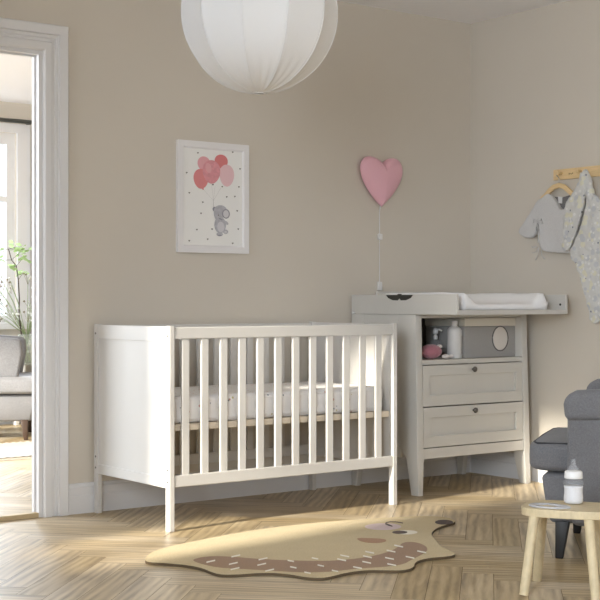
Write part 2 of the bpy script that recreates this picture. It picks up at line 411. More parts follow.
# door casing (moulded architrave) and jamb lining
def casing(name, x_in, side, yw, yd):
    pass
prof = [(0.0, 0.012), (.008, .018), (.036, .018), (.042, .008), (.054, .008), (.058, .015), (.070, .015), (.074, .024), (.080, .024), (.112, .026), (.117, .020)]
bm = new()
def casing_leg(bm, xi, s, y0, yd):
    # profile offset p outward from opening edge xi, thickness t toward the viewer
    for (p0, t0), (p1, t1) in zip(prof, prof[1:]):
        xa, xb = sorted((xi + s * p0, xi + s * p1)); ta = max(t0, t1)
        box(bm, xa, xb, min(y0, y0 + yd * ta), max(y0, y0 + yd * ta), 0, DH + p1 if False else DH)
for y0, yd in ((WY, -1), (WY + WT, 1)):
    t = new()
    for xi, s in ((DX1, 1), (DX0, -1)):
        secs = []
        for z, ext in ((0, 0), (DH, 1)):
            pts = [Vector((xi + s * 0, y0, z))] + [Vector((xi + s * p, y0 + yd * tt, z + (p if ext else 0))) for p, tt in prof] + [Vector((xi + s * prof[-1][0], y0, z + (prof[-1][0] if ext else 0)))]
            secs.append(pts)
        loft(bm, secs)
    secs = []
    for xi, s in ((DX0, -1), (DX1, 1)):
        secs.append([Vector((xi, y0, DH))] + [Vector((xi + s * p, y0 + yd * tt, DH + p)) for p, tt in prof] + [Vector((xi + s * prof[-1][0], y0, DH + prof[-1][0]))])
    loft(bm, secs)
structure(link('trim_1', bm, 'trim'))
bm = new()
box(bm, DX1 - .018, DX1, WY, WY + WT, 0, DH); box(bm, DX0, DX0 + .018, WY, WY + WT, 0, DH); box(bm, DX0 + .018, DX1 - .018, WY, WY + WT, DH - .018, DH)
box(bm, DX1 - .026, DX1 - .018, WY + .03, WY + WT - .002, 0, DH - .018); box(bm, DX0 + .018, DX1 - .026, WY + .03, WY + WT - .002, DH - .026, DH - .018)
structure(link('trim_2', bm, 'trim'))
structure(link('trim_3', B(DX0 + .019, DX1 - .019, WY - .004, WY + .034, 0, .022, .004), mat('oak_threshold', (196, 176, 140), .5, vary=.08, stretch=(2, 30, 10))))

# baseboards with a stepped moulding
bprof = [(0, 0), (.015, 0), (.015, .078), (.0115, .084), (.0115, .118), (.008, .122), (.006, .132), (0, .136)]
def baseboard(name, p0, p1, nrm):
    p0, p1, nrm = Vector(p0), Vector(p1), Vector(nrm); bm = new()
    loft(bm, [[p + nrm * a + Vector((0, 0, b)) for a, b in bprof] for p in (p0, p1)])
    structure(link(name, bm, 'trim'))
baseboard('baseboard_back', (DX1 + .117, WY, 0), (WX, WY, 0), (0, -1, 0))
baseboard('baseboard_right', (WX, WY, 0), (WX, FY, 0), (-1, 0, 0))
baseboard('baseboard_left', (LX, FY, 0), (LX, WY, 0), (1, 0, 0))
baseboard('baseboard_far', (LX, YF, 0), (XR, YF, 0), (0, -1, 0))

# ------------------------------------------------------------ crib
CL, CD, CH = 1.243, .655, .850
crib = empty('baby_crib', (0, 0, 0), 'white painted slatted baby crib with solid end panels standing against the beige wall', 'crib')
for i, x0 in enumerate((0, CL - .024)):
    x1 = x0 + .024
    for y0, y1 in ((0, .034), (CD - .034, CD)):
        lg = link('leg', B(x0, x1, y0, y1, 0, CH + .002, .003), 'crib', crib)
        for z in (.205, .255, .81):
            s = -1 if i == 0 else 1; xx = x0 if i == 0 else x1
            link('screw', lathe(new(), [(0, -.0012), (.0045, -.0012), (.0045, .0006), (0, .0006)], (xx + s * .0004, (y0 + y1) / 2, z), 12, axis='x'), 'screw', lg)
    ep = link('end_panel', B(x0 + .008, x1 - .006, .03, CD - .03, .20, .80, .001), 'crib', crib)
    link('end_rail', B(x0 + .002, x1 - .002, .033, CD - .033, .785, CH - .001, .003), 'crib', crib)
    link('end_rail', B(x0 + .002, x1 - .002, .033, CD - .033, .178, .222, .003), 'crib', crib)
for ya, yb, s in ((0, .024, 1), (CD - .024, CD, -1)):
    link('top_rail', B(.0245, CL - .0245, ya + .002, yb, .797, CH - .004, .004), 'crib', crib)
    link('bottom_rail', B(.0245, CL - .0245, ya + .002, yb, .182, .232, .004), 'crib', crib)
    for k in range(12):
        xc = .0815 + .0957 * k
        link('slat', B(xc - .018, xc + .018, ya + .005, ya + .019, .228, .800, .003, seg=2), 'crib', crib)
for y0, y1 in ((.030, .052), (CD - .052, CD - .030)):
    link('base_rail', B(.026, CL - .026, y0, y1, .413, .440, .002), 'slatwood', crib, label='pale bare wood base rail')
for k in range(9):
    yy = .08 + k * .062
    link('base_slat', B(.03, CL - .03, yy - .022, yy + .022, .426, .4385, .001), 'slatwood', crib)
for xx in (.0245, CL - .0365):
    link('base_crossbar', B(xx, xx + .012, .053, CD - .053, .412, .4255), 'slatwood', crib)

# mattress in a fitted sheet
def mattress():
    bm = new(); t = new(); bmesh.ops.create_cube(t, size=1)
    bmesh.ops.subdivide_edges(t, edges=t.edges[:], cuts=36, use_grid_fill=True)
    sx, sy, sz = (CL - .07) / 2, (CD - .085) / 2, .057
    r = .022
    for v in t.verts:
        p = Vector((v.co.x * 2 * sx, v.co.y * 2 * sy, v.co.z * 2 * sz))
        q = Vector((max(-sx + r, min(sx - r, p.x)), max(-sy + r, min(sy - r, p.y)), max(-sz + r, min(sz - r, p.z))))
        d = p - q
        p = q + (d.normalized() * r if d.length > 1e-6 else d)
        # gathered folds down the sides of the sheet
        if abs(v.co.x) > .49 or abs(v.co.y) > .49:
            a = noise.noise(Vector((p.x * 9, p.y * 9, p.z * 3.5 + 4))) + .5 * noise.noise(Vector((p.x * 26 + p.z * 14, p.y * 26, p.z * 6)))
            n_ = Vector((math.copysign(1, v.co.x) if abs(v.co.x) > .49 else 0, math.copysign(1, v.co.y) if abs(v.co.y) > .49 else 0, 0))
            p -= n_ * (.006 - .011 * max(-.5, min(.5, a)))*1.0
        elif v.co.z > .49:
            p.z += .0025 * noise.noise(Vector((p.x * 5, p.y * 9, 1))) 
        v.co = p + Vector((CL / 2, CD / 2, .4395 + .0585))
    merge(bm, t)
    return bm
tag(link('crib_mattress', mattress(), 'sheet', origin=(CL / 2, CD / 2, .44), smooth=True), 'crib mattress in a white fitted sheet with tiny pastel dots', 'mattress')

# ------------------------------------------------------------ changing table
X0, X1, YB = 1.500, 2.282, .655
ct = empty('changing_table', ((X0 + X1) / 2, .40, 0), 'white changing table chest with two drawers, open shelf and long open tray top', 'changing table')
def fy(z): return .140 + .024 * z          # the front leans back a little towards the top
T = .042                                     # stile width
LEGZ = .20
for s, xo in ((1, X0), (-1, X1)):
    # front leg: the post, flaring forward and swelling towards the apron
    def X(d): return xo + s * d
    fl = .010 if s < 0 else 0
    bm = new()
    pts = []
    ws = [(0, T * .78, .050), (LEGZ - .02, T, .085), (LEGZ + .02, T, .12), (.888, T, .12)]
    secs = []
    for z, wx, wy in ws:
        f0 = fy(z); out = s * -.008 * (1 - z / .888) if s < 0 else 0
        xa, xb = xo + (0.010 * (1 - z) if s < 0 else .002 * 0), X(wx) + (0.010 * (1 - z) if s < 0 else 0)
        secs.append([Vector((xa, f0, z)), Vector((xb, f0, z)), Vector((xb, f0 + wy, z)), Vector((xa, f0 + wy, z))])
    loft(bm, secs); soft(link('leg', bm, 'chest', ct), .002, 2)
    secs = []
    for z, wx, wy in ws:
        wy = wy * .8
        secs.append([Vector((xo, YB - wy, z)), Vector((X(wx * .9), YB - wy, z)), Vector((X(wx * .9), YB, z)), Vector((xo, YB, z))])
    loft(bm := new(), secs); soft(link('leg', bm, 'chest', ct), .002, 2)
    # side panel: frame with a recessed field
    xa, xb = sorted((xo + s * .006, xo + s * .020))
    sp = link('side_panel', B(xa, xb, fy(.5) + .10, YB - .07, .20, .885, .001), 'chest', ct)
    xa, xb = sorted((xo + s * .001, xo + s * .020))
    for z0, z1 in ((.178, .232), (.845, .888)):
        link('side_rail', B(xa, xb, fy(.5) + .115, YB - .09, z0, z1, .002), 'chest', ct)
# carcass boards
link('back_panel', B(X0 + .03, X1 - .03, YB - .012, YB - .004, .19, .885), 'chest', ct)
link('top_board', B(X0 + .004, X1 - .002, fy(.9) + .004, YB - .012, .872, .889, .001), 'chest', ct)
link('shelf', B(X0 + .022, X1 - .022, fy(.65) + .003, YB - .013, .641, .664, .002), 'chest', ct)
for s, xo in ((1, X0), (-1, X1)):
    xa, xb = sorted((xo + s * .021, xo + s * .041))
    link('inner_side', B(xa, xb, fy(.8) + .12, YB - .013, .665, .871), 'chest', ct)
link('apron', B(X0 + T, X1 - T + .005, fy(.2) + .002, fy(.2) + .022, .178, .229, .002), 'chest', ct)
link('bottom_board', B(X0 + .022, X1 - .022, fy(.2) + .023, YB - .013, .205, .225), 'chest', ct)
def drawer(z0, z1):
    ax, bx = X0 + T + .003, X1 - T + .003
    f = fy((z0 + z1) / 2) + .001; bm = new()
    box(bm, ax, bx, f + .013, f + .022, z0, z1)                     # field
    e = .048
    for a in ((ax, bx, z0, z0 + e + .006), (ax, bx, z1 - e - .004, z1), (ax, ax + e, z0 + e, z1 - e), (bx - e, bx, z0 + e, z1 - e)):
        box(bm, a[0], a[1], f, f + .014, a[2], a[3], .002)
    d = link('drawer', bm, 'chest', ct)
    bmx = new(); box(bmx, ax + .015, bx - .015, f + .023, YB - .05, z0 + .012, z1 - .03)
    link('drawer_box', bmx, 'slatwood', d)
    c = ((X0 + X1) / 2 - .008, f, z1 - .026)
    link('knob', lathe(new(), [(0, .026), (.008, .0255), (.0135, .021), (.0145, .016), (.011, .011), (.006, .008), (.006, 0)], c, 20, axis='y'), 'knob', d, smooth=True)
drawer(.435, .637); drawer(.233, .430)
# tray top, folded out over the front
TX0, TX1, TY0, TY1 = X0, 2.272, -.132, .655
link('tray_board', B(TX0 + .001, TX1 - .001, TY0 + .001, TY1 - .03, .8895, .912, .002), 'chest', ct)
tl = link('tray_side', B(TX0, TX0 + .015, TY0, TY1, .8905, .988, .002), 'chest', ct)
tr = link('tray_side', B(TX1 - .015, TX1, TY0, TY1, .8905, .988, .002), 'chest', ct)
link('screw', lathe(new(), [(0, -.002), (.006, -.002), (.006, .001), (0, .001)], (TX1 - .016, TY0 + .035, .938), 12, axis='x'), 'dark', tr)
link('tray_back', B(1.665, TX1 - .015, TY1 - .016, TY1, .9125, 1.006, .002), 'chest', ct, label='raised back board of the tray')
# dark folding latch let into the tray side
bm = new(); zc = .975
yy = on(399.5, 297, 0, X0).y
prism(bm, [Vector((X0 - .002, yy + a, zc + b)) for a, b in ((-.10, .011), (-.015, .011), (-.012, .016), (.012, .016), (.015, .011), (.10, .011), (.085, -.004), (.05, -.015), (.012, -.016), (0, -.006), (-.012, -.016), (-.05, -.015), (-.085, -.004))], Vector((.006, 0, 0)))
link('latch', bm, 'dark', ct, label='dark folding latch')
link('cam_bolt', lathe(new(), [(0, -.006), (.007, -.006), (.007, .006), (0, .006)], (X0 - .004, YB - .02, .895), 12, axis='x'), 'white', ct)

# changing pad: raised sides and raised far end, hollow in the middle
def pad_mesh():
    bm = new(); x0, x1, y0, y1 = 1.572, 2.150, -.112, .50; nx, ny = 44, 30
    def top(u, v):
        side = max(0, (abs(u - .5) - .30) / .20); side = side * side * (3 - 2 * side)
        far = max(0, (v - .75) / .25); far = far * far * (3 - 2 * far)
        h = .030 + .062 * max(side, far)
        h += .0035 * noise.noise(Vector((u * 6, v * 5, 2))) + .002 * noise.noise(Vector((u * 18, v * 9, 5)))
        return h
    G = {}
    for i in range(nx + 1):
        for j in range(ny + 1):
            u, v = i / nx, j / ny
            e = min(1, min(u, 1 - u) * nx / 2.2, min(v, 1 - v) * ny / 2.2); rr = math.sqrt(max(0, 1 - (1 - e) ** 2))
            bulge = .004 * noise.noise(Vector((u * 9, v * 9, 9)))
            G[i, j] = bm.verts.new((x0 + (x1 - x0) * u, y0 + (y1 - y0) * v + bulge, .913 + .012 + (top(u, v) - .012) * (.35 + .65 * rr)))
    G2 = {}
    for i in range(nx + 1):
        for j in range(ny + 1):
            if i in (0, nx) or j in (0, ny): G2[i, j] = bm.verts.new((G[i, j].co.x * .99 + (x0 + x1) / 2 * .01, G[i, j].co.y + (.006 if j == 0 else 0), .9135))
    for i in range(nx):
        for j in range(ny): bm.faces.new((G[i, j], G[i + 1, j], G[i + 1, j + 1], G[i, j + 1]))
    ring = [(i, 0) for i in range(nx)] + [(nx, j) for j in range(ny)] + [(i, ny) for i in range(nx, 0, -1)] + [(0, j) for j in range(ny, 0, -1)]
    for a, b in zip(ring, ring[1:] + ring[:1]): bm.faces.new((G[a], G2[a], G2[b], G[b]))
    bm.faces.new([G2[a] for a in ring])
    return bm
tag(link('changing_pad', pad_mesh(), 'pad', origin=(1.85, .2, .913), smooth=True), 'white padded changing mat with raised sides lying in the open tray', 'changing mat')

# ---- things on the open shelf
SZ = .6645
bx0, bx1 = on(465.5, 340, 1, .20).x, on(516.5, 340, 1, .20).x
sb = empty('storage_box', ((bx0 + bx1) / 2, .34, SZ), 'grey fabric storage box with pale rim band and oval window on the open shelf', 'box')
bm = new(); box(bm, bx0, bx1, .205, .50, SZ, .826, .006); soft(link('body', bm, 'mesh', sb), .001)
link('rim_band', B(bx0 - .003, bx1 + .002, .201, .503, .8265, .8685, .005), 'band', sb)
oc = on(500.3, 338.5, 1, .203)
link('window', lathe(new(), [(0, .0035), (.050, .003), (.054, .0005), (.054, -.001)], (oc.x, .204, oc.z), 40, axis='y', sy=1.12), 'nappy', sb, label='oval window showing white nappies')
tr_ = [Vector((oc.x + .057 * math.cos(a), .203, oc.z + .057 * 1.12 * math.sin(a))) for a in [2 * PI * k / 40 for k in range(40)]]
link('window_trim', tube(new(), tr_, .0028, 6, closed=True), mat('grey_trim_cord', (104, 101, 100), .9), sb)

bc = on(454.3, 358, 1, .235)
bo = empty('lotion_bottle', (bc.x, .235, SZ), 'tall white lotion bottle standing on the shelf beside the grey box', 'bottle')
lk = (bc.x, .235, SZ)
link('body', lathe(new(), [(0, 0), (.034, 0), (.037, .004), (.037, .135), (.034, .150), (.022, .160), (.016, .164), (.016, .168)], lk, 32), 'white', bo, smooth=True)
link('cap', lathe(new(), [(0, .190), (.017, .190), (.018, .188), (.018, .169), (.015, .168), (0, .168)], lk, 24), 'white', bo)
for z0, z1 in ((.112, .145), (.001, .022)): link('side_lug', B(bc.x + .030, bc.x + .050, .225, .245, SZ + z0, SZ + z1, .004), 'white', bo)

pc = on(435.5, 350, 1, .36)
pb = empty('pump_bottle', (pc.x, .36, SZ), 'small clear pump bottle with white pump behind the pink soft toy', 'bottle')
lk = (pc.x, .36, SZ)
link('body', lathe(new(), [(0, 0), (.024, 0), (.026, .004), (.026, .080), (.020, .092), (.010, .096)], lk, 24), 'clear', pb, smooth=True)
link('collar', lathe(new(), [(0, .094), (.012, .094), (.012, .112), (.006, .114), (.006, .120), (0, .120)], lk, 20), 'white', pb)
bm = new(); lathe(bm, [(0, .1205), (.013, .1205), (.014, .136), (.009, .150), (0, .152)], lk, 20)
tube(bm, [Vector(lk) + Vector((0, 0, .142)), Vector(lk) + Vector((.012, -.018, .144)), Vector(lk) + Vector((.018, -.03, .137))], .005, 8)
link('pump', bm, 'white', pb, smooth=True)

tc_ = on(432, 352, 1, .24)
ty = empty('soft_toy', (tc_.x, .245, SZ), 'dusty pink plush toy with white paws lying at the left end of the shelf', 'soft toy')
link('body', ellip(new(), (tc_.x, .25, SZ + .037), (.060, .050, .0365), 24, wob=.004, ws=60), 'plushpink', ty, smooth=True)
for a, b, c, r_, ro in ((445.5, 356.5, .205, (.021, .012, .011), -.5), (450.5, 357.5, .215, (.016, .011, .010), -.7)):
    p = on(a, b, 1, c); link('paw', ellip(new(), (p.x, c, SZ + .0125), r_, 12, wob=.001, ws=90, rot=ro), 'plushwhite', ty, smooth=True)
p = on(439.5, 346, 1, .24); link('ear', ellip(new(), (p.x, .24, SZ + .062), (.016, .013, .011), 12, wob=.002, ws=90), 'plushwhite', ty, smooth=True)

# ------------------------------------------------------------ pendant lamp
pc = Vector((-.343, -1.125, 1.899)); R = .2590
pl = empty('pendant_lamp', (pc.x, pc.y, H), 'round white fabric balloon pendant lamp hanging from the ceiling', 'lamp')
def shade():
    bm = new(); n = 11; seg = 12; N_ = n * seg; rows = 56; ph0 = math.radians(-10.3)
    base = math.atan2(-CS, -SN)   # direction towards the camera
    rings = []
    for j in range(rows + 1):
        v = -PI / 2 + .075 + (PI - .15) * j / rows
        rr = R * math.cos(v); z = R * math.sin(v) * (1.0)
        ring = []
        for k in range(N_):
            ph = 2 * PI * k / N_; loc = ((k % seg) / seg - .5) * 2 * PI / n
            chord = math.cos(PI / n) / math.cos(loc)
            amt = 1.25
            f_ = 1 - amt * (1 - chord)
            q = max(0, (-math.sin(v) - .60) / .40) ** 1.3 + max(0, (math.sin(v) - .60) / .40) ** 1.3    # gathers near both poles
            f_ -= .075 * q * abs(math.sin(ph * n * 1.5)) + .012 * q * noise.noise(Vector((math.cos(ph) * 7, math.sin(ph) * 7, v * 1.2)))
            a = base + ph + ph0
            ring.append(bm.verts.new((pc.x + rr * f_ * math.cos(a), pc.y + rr * f_ * math.sin(a), pc.z + z)))
        rings.append(ring)
    for A, B_ in zip(rings, rings[1:]):
        for k in range(N_): bm.faces.new((A[k], A[(k + 1) % N_], B_[(k + 1) % N_], B_[k]))
    return bm, n, ph0, base
bm, n, ph0, base = shade()
sh = link('lamp_shade', bm, 'shade', pl, smooth=True)
sd = sh.modifiers.new('cloth', 'SOLIDIFY'); sd.thickness = .0015
for k in range(n):
    a = base + ph0 + 2 * PI * (k + 0) / n
    link('rib', tube(new(), [(pc.x + R * 1.0015 * math.cos(v) * math.cos(a), pc.y + R * 1.0015 * math.cos(v) * math.sin(a), pc.z + R * 1.0015 * math.sin(v)) for v in [-PI / 2 + .08 + (PI - .16) * j / 40 for j in range(41)]], .0013, 6), 'shade', sh, smooth=True)
for s in (-1, 1):
    link('ring', tube(new(), [(pc.x + R * .078 * math.cos(a), pc.y + R * .078 * math.sin(a), pc.z + s * R * .998) for a in [2 * PI * k / 24 for k in range(24)]], .003, 6, closed=True), 'white', pl, smooth=True)
link('cord', tube(new(), [(pc.x, pc.y, pc.z + .02), (pc.x, pc.y, H - .03)], .003, 8), 'white', pl)
link('ceiling_rose', lathe(new(), [(0, -.045), (.02, -.045), (.045, -.03), (.05, -.0005), (0, -.0005)], (pc.x, pc.y, H), 28), 'white', pl, smooth=True)
link('bulb', ellip(new(), (pc.x, pc.y, pc.z), (.045, .045, .055), 12), mat('frosted_bulb', (240, 238, 230), .3), pl, smooth=True)

# ------------------------------------------------------------ framed print
fx0, fx1, fz0, fz1 = .445, .852, 1.187, 1.719; YP = WY - .022
pf = empty('framed_print', ((fx0 + fx1) / 2, WY, fz0), 'white framed nursery print of an elephant holding pink balloons on the beige wall', 'picture')
bm = new(); fw = .036
def tr4(a, b, c, d): return [Vector(a), Vector(b), Vector(c), Vector(d)]
for A, B_ in (((fx0, fz0), (fx1, fz0)), ((fx1, fz0), (fx1, fz1)), ((fx1, fz1), (fx0, fz1)), ((fx0, fz1), (fx0, fz0))):
    cxm, czm = (fx0 + fx1) / 2, (fz0 + fz1) / 2
    def ins(p, d): return (p[0] + d * (1 if p[0] < cxm else -1), p[1] + d * (1 if p[1] < czm else -1))
    secs = []
    for p in (A, B_):
        i1, i2 = ins(p, fw * .8), ins(p, fw)
        secs.append([Vector((p[0], WY - .0008, p[1])), Vector((p[0], YP, p[1])), Vector((i1[0], YP, i1[1])), Vector((i2[0], YP + .010, i2[1])), Vector((i2[0], WY - .0008, i2[1]))])
    loft(bm, secs)
link('frame', bm, 'frame', pf)
PM = ['paper', 'b1', 'b2', 'b3', 'b4', 'b5', 'ele', 'ele2', 'ele3', 'ink', 'line']
YA = YP + .010
bm = new(); box(bm, fx0 + fw - .002, fx1 - fw + .002, YA, YA + .004, fz0 + fw - .002, fz1 - fw + .002)
LAY = [0]
def blob(px, py, rx, ry, mi, rot=0.0, n=36, egg=0.0):
    LAY[0] += 1; y = YA - .00012 * LAY[0]
    c = on(px, py, 1, y); sx = abs(on(px + 1, py, 1, y).x - c.x); sz = abs(on(px, py + 1, 1, y).z - c.z)
    pts = []
    for k in range(n):
        a = 2 * PI * k / n; u = rx * math.cos(a); v = ry * math.sin(a); u *= 1 + egg * v / ry
        u, v = u * math.cos(rot) - v * math.sin(rot), u * math.sin(rot) + v * math.cos(rot)
        pts.append(Vector((c.x + u * sx, y, c.z + v * sz)))
    prism(bm, pts, Vector((0, .00009, 0)), mi=mi)
def stroke(p, q, w, mi):
    LAY[0] += 1; y = YA - .00012 * LAY[0]; a, b = on(*p, 1, y), on(*q, 1, y); d = (b - a).normalized(); nn = Vector((-d.z, 0, d.x)) * w / 2
    prism(bm, [a + nn, b + nn, b - nn, a - nn], Vector((0, .00009, 0)), mi=mi)
for p in ((203, 189), (211.5, 184), (221.5, 187), (215, 186)): stroke(p, (213.6, 200.5), .0008, 10)
stroke((213.6, 200.5), (213.6, 208), .0012, 9)
blob(203.9, 163.6, 6.3, 7.2, 1, egg=.06); blob(221.2, 161.6, 6.6, 7.0, 2, egg=.06)
blob(201, 178.8, 7.4, 10, 3, egg=.1); blob(226.8, 175.6, 7.3, 11, 5, egg=.1); blob(211.5, 171.9, 8.8, 11.8, 4, egg=.1)
blob(208.5, 168, 3, 5, 1, rot=.2); blob(212.9, 184.6, .9, .8, 9); blob(203, 189, .9, .8, 3); blob(222.3, 186.6, .8, .7, 9)
# elephant
blob(219.7, 234.3, 3.2, 1.9, 6); blob(225.6, 231.8, 2.6, 2.2, 6); blob(225.6, 232.0, 1.2, 1.3, 7)
blob(220.2, 225, 5.8, 8.2, 6); blob(220.8, 227, 3.6, 5.2, 7); blob(225.8, 222.6, 3.0, 1.5, 6, rot=-.6)
blob(216.0, 214.0, 2.1, 6.2, 6, rot=.15); blob(214.6, 209.2, 2.0, 2.4, 8)
blob(220.6, 211.6, 6.8, 6.4, 6); blob(226.0, 213.9, 3.9, 4.8, 8); blob(226.0, 213.9, 2.8, 3.7, 7)
blob(218.4, 215.2, .6, .7, 9); blob(220.6, 219, 2.4, .7, 8, rot=-.4); blob(219.6, 235.4, 2.2, .7, 8)
for px, py in ((197.9, 152.6), (232.7, 152), (240, 168.7), (186.7, 172.4), (189.3, 192.5), (238.9, 186.7), (226.7, 196.7), (234.8, 196.3), (202.8, 202), (201, 213.1), (237.2, 210.6), (196.9, 229.4), (212.1, 228.9), (238.3, 228.9), (189.3, 240.5), (207.7, 239), (232.7, 243.1)):
    blob(px - .35, py, .55, .55, 9, n=10); blob(px + .4, py, .55, .55, 9, n=10); blob(px, py + .5, .5, .6, 9, n=10)
link('print', bm, PM, pf)

# ------------------------------------------------------------ heart wall lamp
hc = Vector((1.700, WY, 1.592))
hl = empty('heart_wall_lamp', (1.692, WY, 1.60), 'pink heart shaped balloon wall lamp with white cord on the beige wall', 'lamp')
def heart():
    bm = new(); rings = 22
    half = [(0, 0), (.20, .085), (.48, .225), (.74, .395), (.92, .565), (1.0, .72), (.96, .86), (.80, .97), (.55, 1.0), (.30, .975), (.12, .915), (0, .845)]
    def chaik(p):
        q = [p[0]]
        for a, b in zip(p, p[1:]): q += [(a[0] * .75 + b[0] * .25, a[1] * .75 + b[1] * .25), (a[0] * .25 + b[0] * .75, a[1] * .25 + b[1] * .75)]
        return q + [p[-1]]
    for _ in range(3): half = chaik(half)
    full = half + [(-x, y) for x, y in reversed(half[1:-1])]
    nseg = len(full)
    out = [(x * .146, y * .262 - .137) for x, y in full]
    cz = .030
    R_ = []
    for j in range(rings):
        s = math.cos(PI / 2 * j / rings)          # 1 at the rim, 0 at the middle
        d = math.sin(PI / 2 * j / rings)
        ring = []
        for x, z in out: ring.append(bm.verts.new((hc.x + x * s, WY - .022 - .052 * d, hc.z + cz + (z - cz) * s)))
        R_.append(ring)
    top = bm.verts.new((hc.x, WY - .022 - .052, hc.z + cz))
    for A, B_ in zip(R_, R_[1:]):
        for k in range(nseg): bm.faces.new((A[k], A[(k + 1) % nseg], B_[(k + 1) % nseg], B_[k]))
    for k in range(nseg): bm.faces.new((R_[-1][k], R_[-1][(k + 1) % nseg], top))
    back = [bm.verts.new((hc.x + x * .90, WY - .006, hc.z + cz + (z - cz) * .90)) for x, z in out]
    for k in range(nseg): bm.faces.new((R_[0][k], back[k], back[(k + 1) % nseg], R_[0][(k + 1) % nseg]))
    bm.faces.new(back)
    return bm
link('heart_shade', heart(), 'pink', hl, smooth=True)
link('cord', tube(new(), [(1.701, WY - .016, 1.462), (1.701, WY - .008, 1.43), (1.701, WY - .008, 1.045)], .0028, 8), 'white', hl)
link('cord_switch', B(1.690, 1.714, WY - .020, WY - .001, 1.280, 1.312, .005), 'white', hl)
link('plug', B(1.689, 1.715, WY - .016, WY - .001, 1.012, 1.058, .004), 'white', hl)

# ------------------------------------------------------------ animal rug
def fl(pts, z=0.0): return [on(a, b, 2, z) for a, b in pts]
rug_o = [(144.2, 562.5), (147.5, 565.3), (165, 566), (190, 568.4), (203.3, 571.4), (213.3, 576), (223.3, 578), (241.7, 577.4), (258.3, 576), (275, 576), (290, 577.5), (305, 580.3), (320, 581.3), (330, 580), (346.7, 575.5), (366.7, 573), (385, 573.4), (400, 573.6), (410, 572), (414.7, 569), (414.2, 566.5), (418.3, 563.4), (428.3, 561), (443.3, 559.7), (453.3, 558.4), (455.8, 556.5), (451.7, 553.8), (440.8, 549.3), (437.5, 545), (431.7, 538.6), (431.7, 534.4), (438.3, 529.7), (448.3, 526.7), (455.8, 524.4), (454, 522), (445, 519.4), (430, 518.4), (410, 518.8), (370, 521), (320, 524.7), (280, 529), (240, 534.5), (198, 543), (165, 550), (150, 555.5)]
pts = smoothpoly(fl(rug_o), 2)
RM = ['r_base', 'r_edge', 'r_brown', 'r_rust', 'r_white', 'r_pink', 'r_dark']
bm = new(); TH = .010
cen = sum(pts, Vector()) / len(pts)
prism(bm, [Vector((p.x, p.y, .0008)) for p in pts], Vector((0, 0, TH * .55)), mi=1, mi_side=1)
prism(bm, [Vector((p.x, p.y, .0008 + TH * .55)) for p in pts], Vector((0, 0, TH * .45)), mi=0, mi_side=1)  # upper sides dark as well, standing for the shadow under the rim
ZL = [.0008 + TH]
def rpatch(px, mi, sm=2):
    ZL[0] += .00012
    p = fl(px, ZL[0]); p = smoothpoly(p, sm) if sm else p
    prism(bm, [v - Vector((0, 0, .0006)) for v in p], Vector((0, 0, .0006)), mi=mi, mi_side=mi)
def rell(cx, cy, rx, ry, mi, a0=0, a1=2 * PI, n=28, tilt=0.0):
    rpatch([(cx + rx * math.cos(a), cy + ry * math.sin(a) + tilt * rx * math.cos(a)) for a in [a0 + (a1 - a0) * k / n for k in range(n + (0 if a1 - a0 > 6.2 else 1))]], mi, 0)
rpatch([(192, 560), (198, 557.8), (206, 556.5), (220, 556), (240, 557.2), (254, 558.6), (287, 560.3), (320, 560.9), (334, 560.6), (358, 558.5), (378, 555), (392, 550.5), (399, 546.5), (402, 542.8), (411, 541.3), (423, 544), (428.6, 549), (424, 553.5), (413, 559), (402, 565), (380, 567.2), (358, 568.3), (333, 571.6), (310, 572.6), (287, 571.7), (253, 569.4), (220, 568), (206, 565), (197, 562.6)], 2)
rell(383, 526.6, 18.2, 3.4, 5); rell(406.5, 532.2, 11, 2.1, 4); rell(399.8, 532.2, 7.6, 1.6, 6)
rpatch([(355.5, 537.8), (370, 538), (386, 539), (386.5, 541.5), (378, 543), (367, 542.5), (360, 541)], 3, 2)
rell(444, 522.1, 9, 2.4, 6)
def rline(ps, w, mi):
    L_ = []; Q = [Vector((a, b)) for a, b in ps]
    up = [(q.x, q.y - w / 2) for q in Q]; dn = [(q.x, q.y + w / 2) for q in reversed(Q)]
    rpatch(up + dn, mi, 0)
rline([(392.5, 526.2), (388, 525), (385, 523.6), (386, 522.5), (390, 521.7), (396, 521.8), (403, 522.9)], .9, 6)
ticks = [(210.8, 561.2), (235.8, 555.8), (233.3, 563.3), (235, 568.5), (263, 558.7), (261.7, 564.2), (269.7, 570), (290.8, 560.8), (293.3, 567.2), (307.5, 572.6), (315, 558.3), (320.8, 565.5), (341.7, 559.7), (344.7, 555.8), (335, 570.8), (357.5, 567.5), (367.5, 556.7), (366.7, 562.2), (369.7, 552.2), (389.5, 558.3), (391.7, 564.5), (391, 551), (398.7, 546), (421.7, 551.7), (410, 557.2)]
for a, b in ticks:
    s = -.22 if a < 285 else .2
    l = 4.4 if (a < 280 or a > 335) else 3.2
    rline([(a - l, b - s * l), (a, b), (a + l, b + s * l)], 1.25, 4)
tag(link('animal_rug', bm, RM, origin=(cen.x, cen.y, 0)), 'sand coloured hedgehog shaped rug with brown back and pink cheek on the parquet', 'rug')

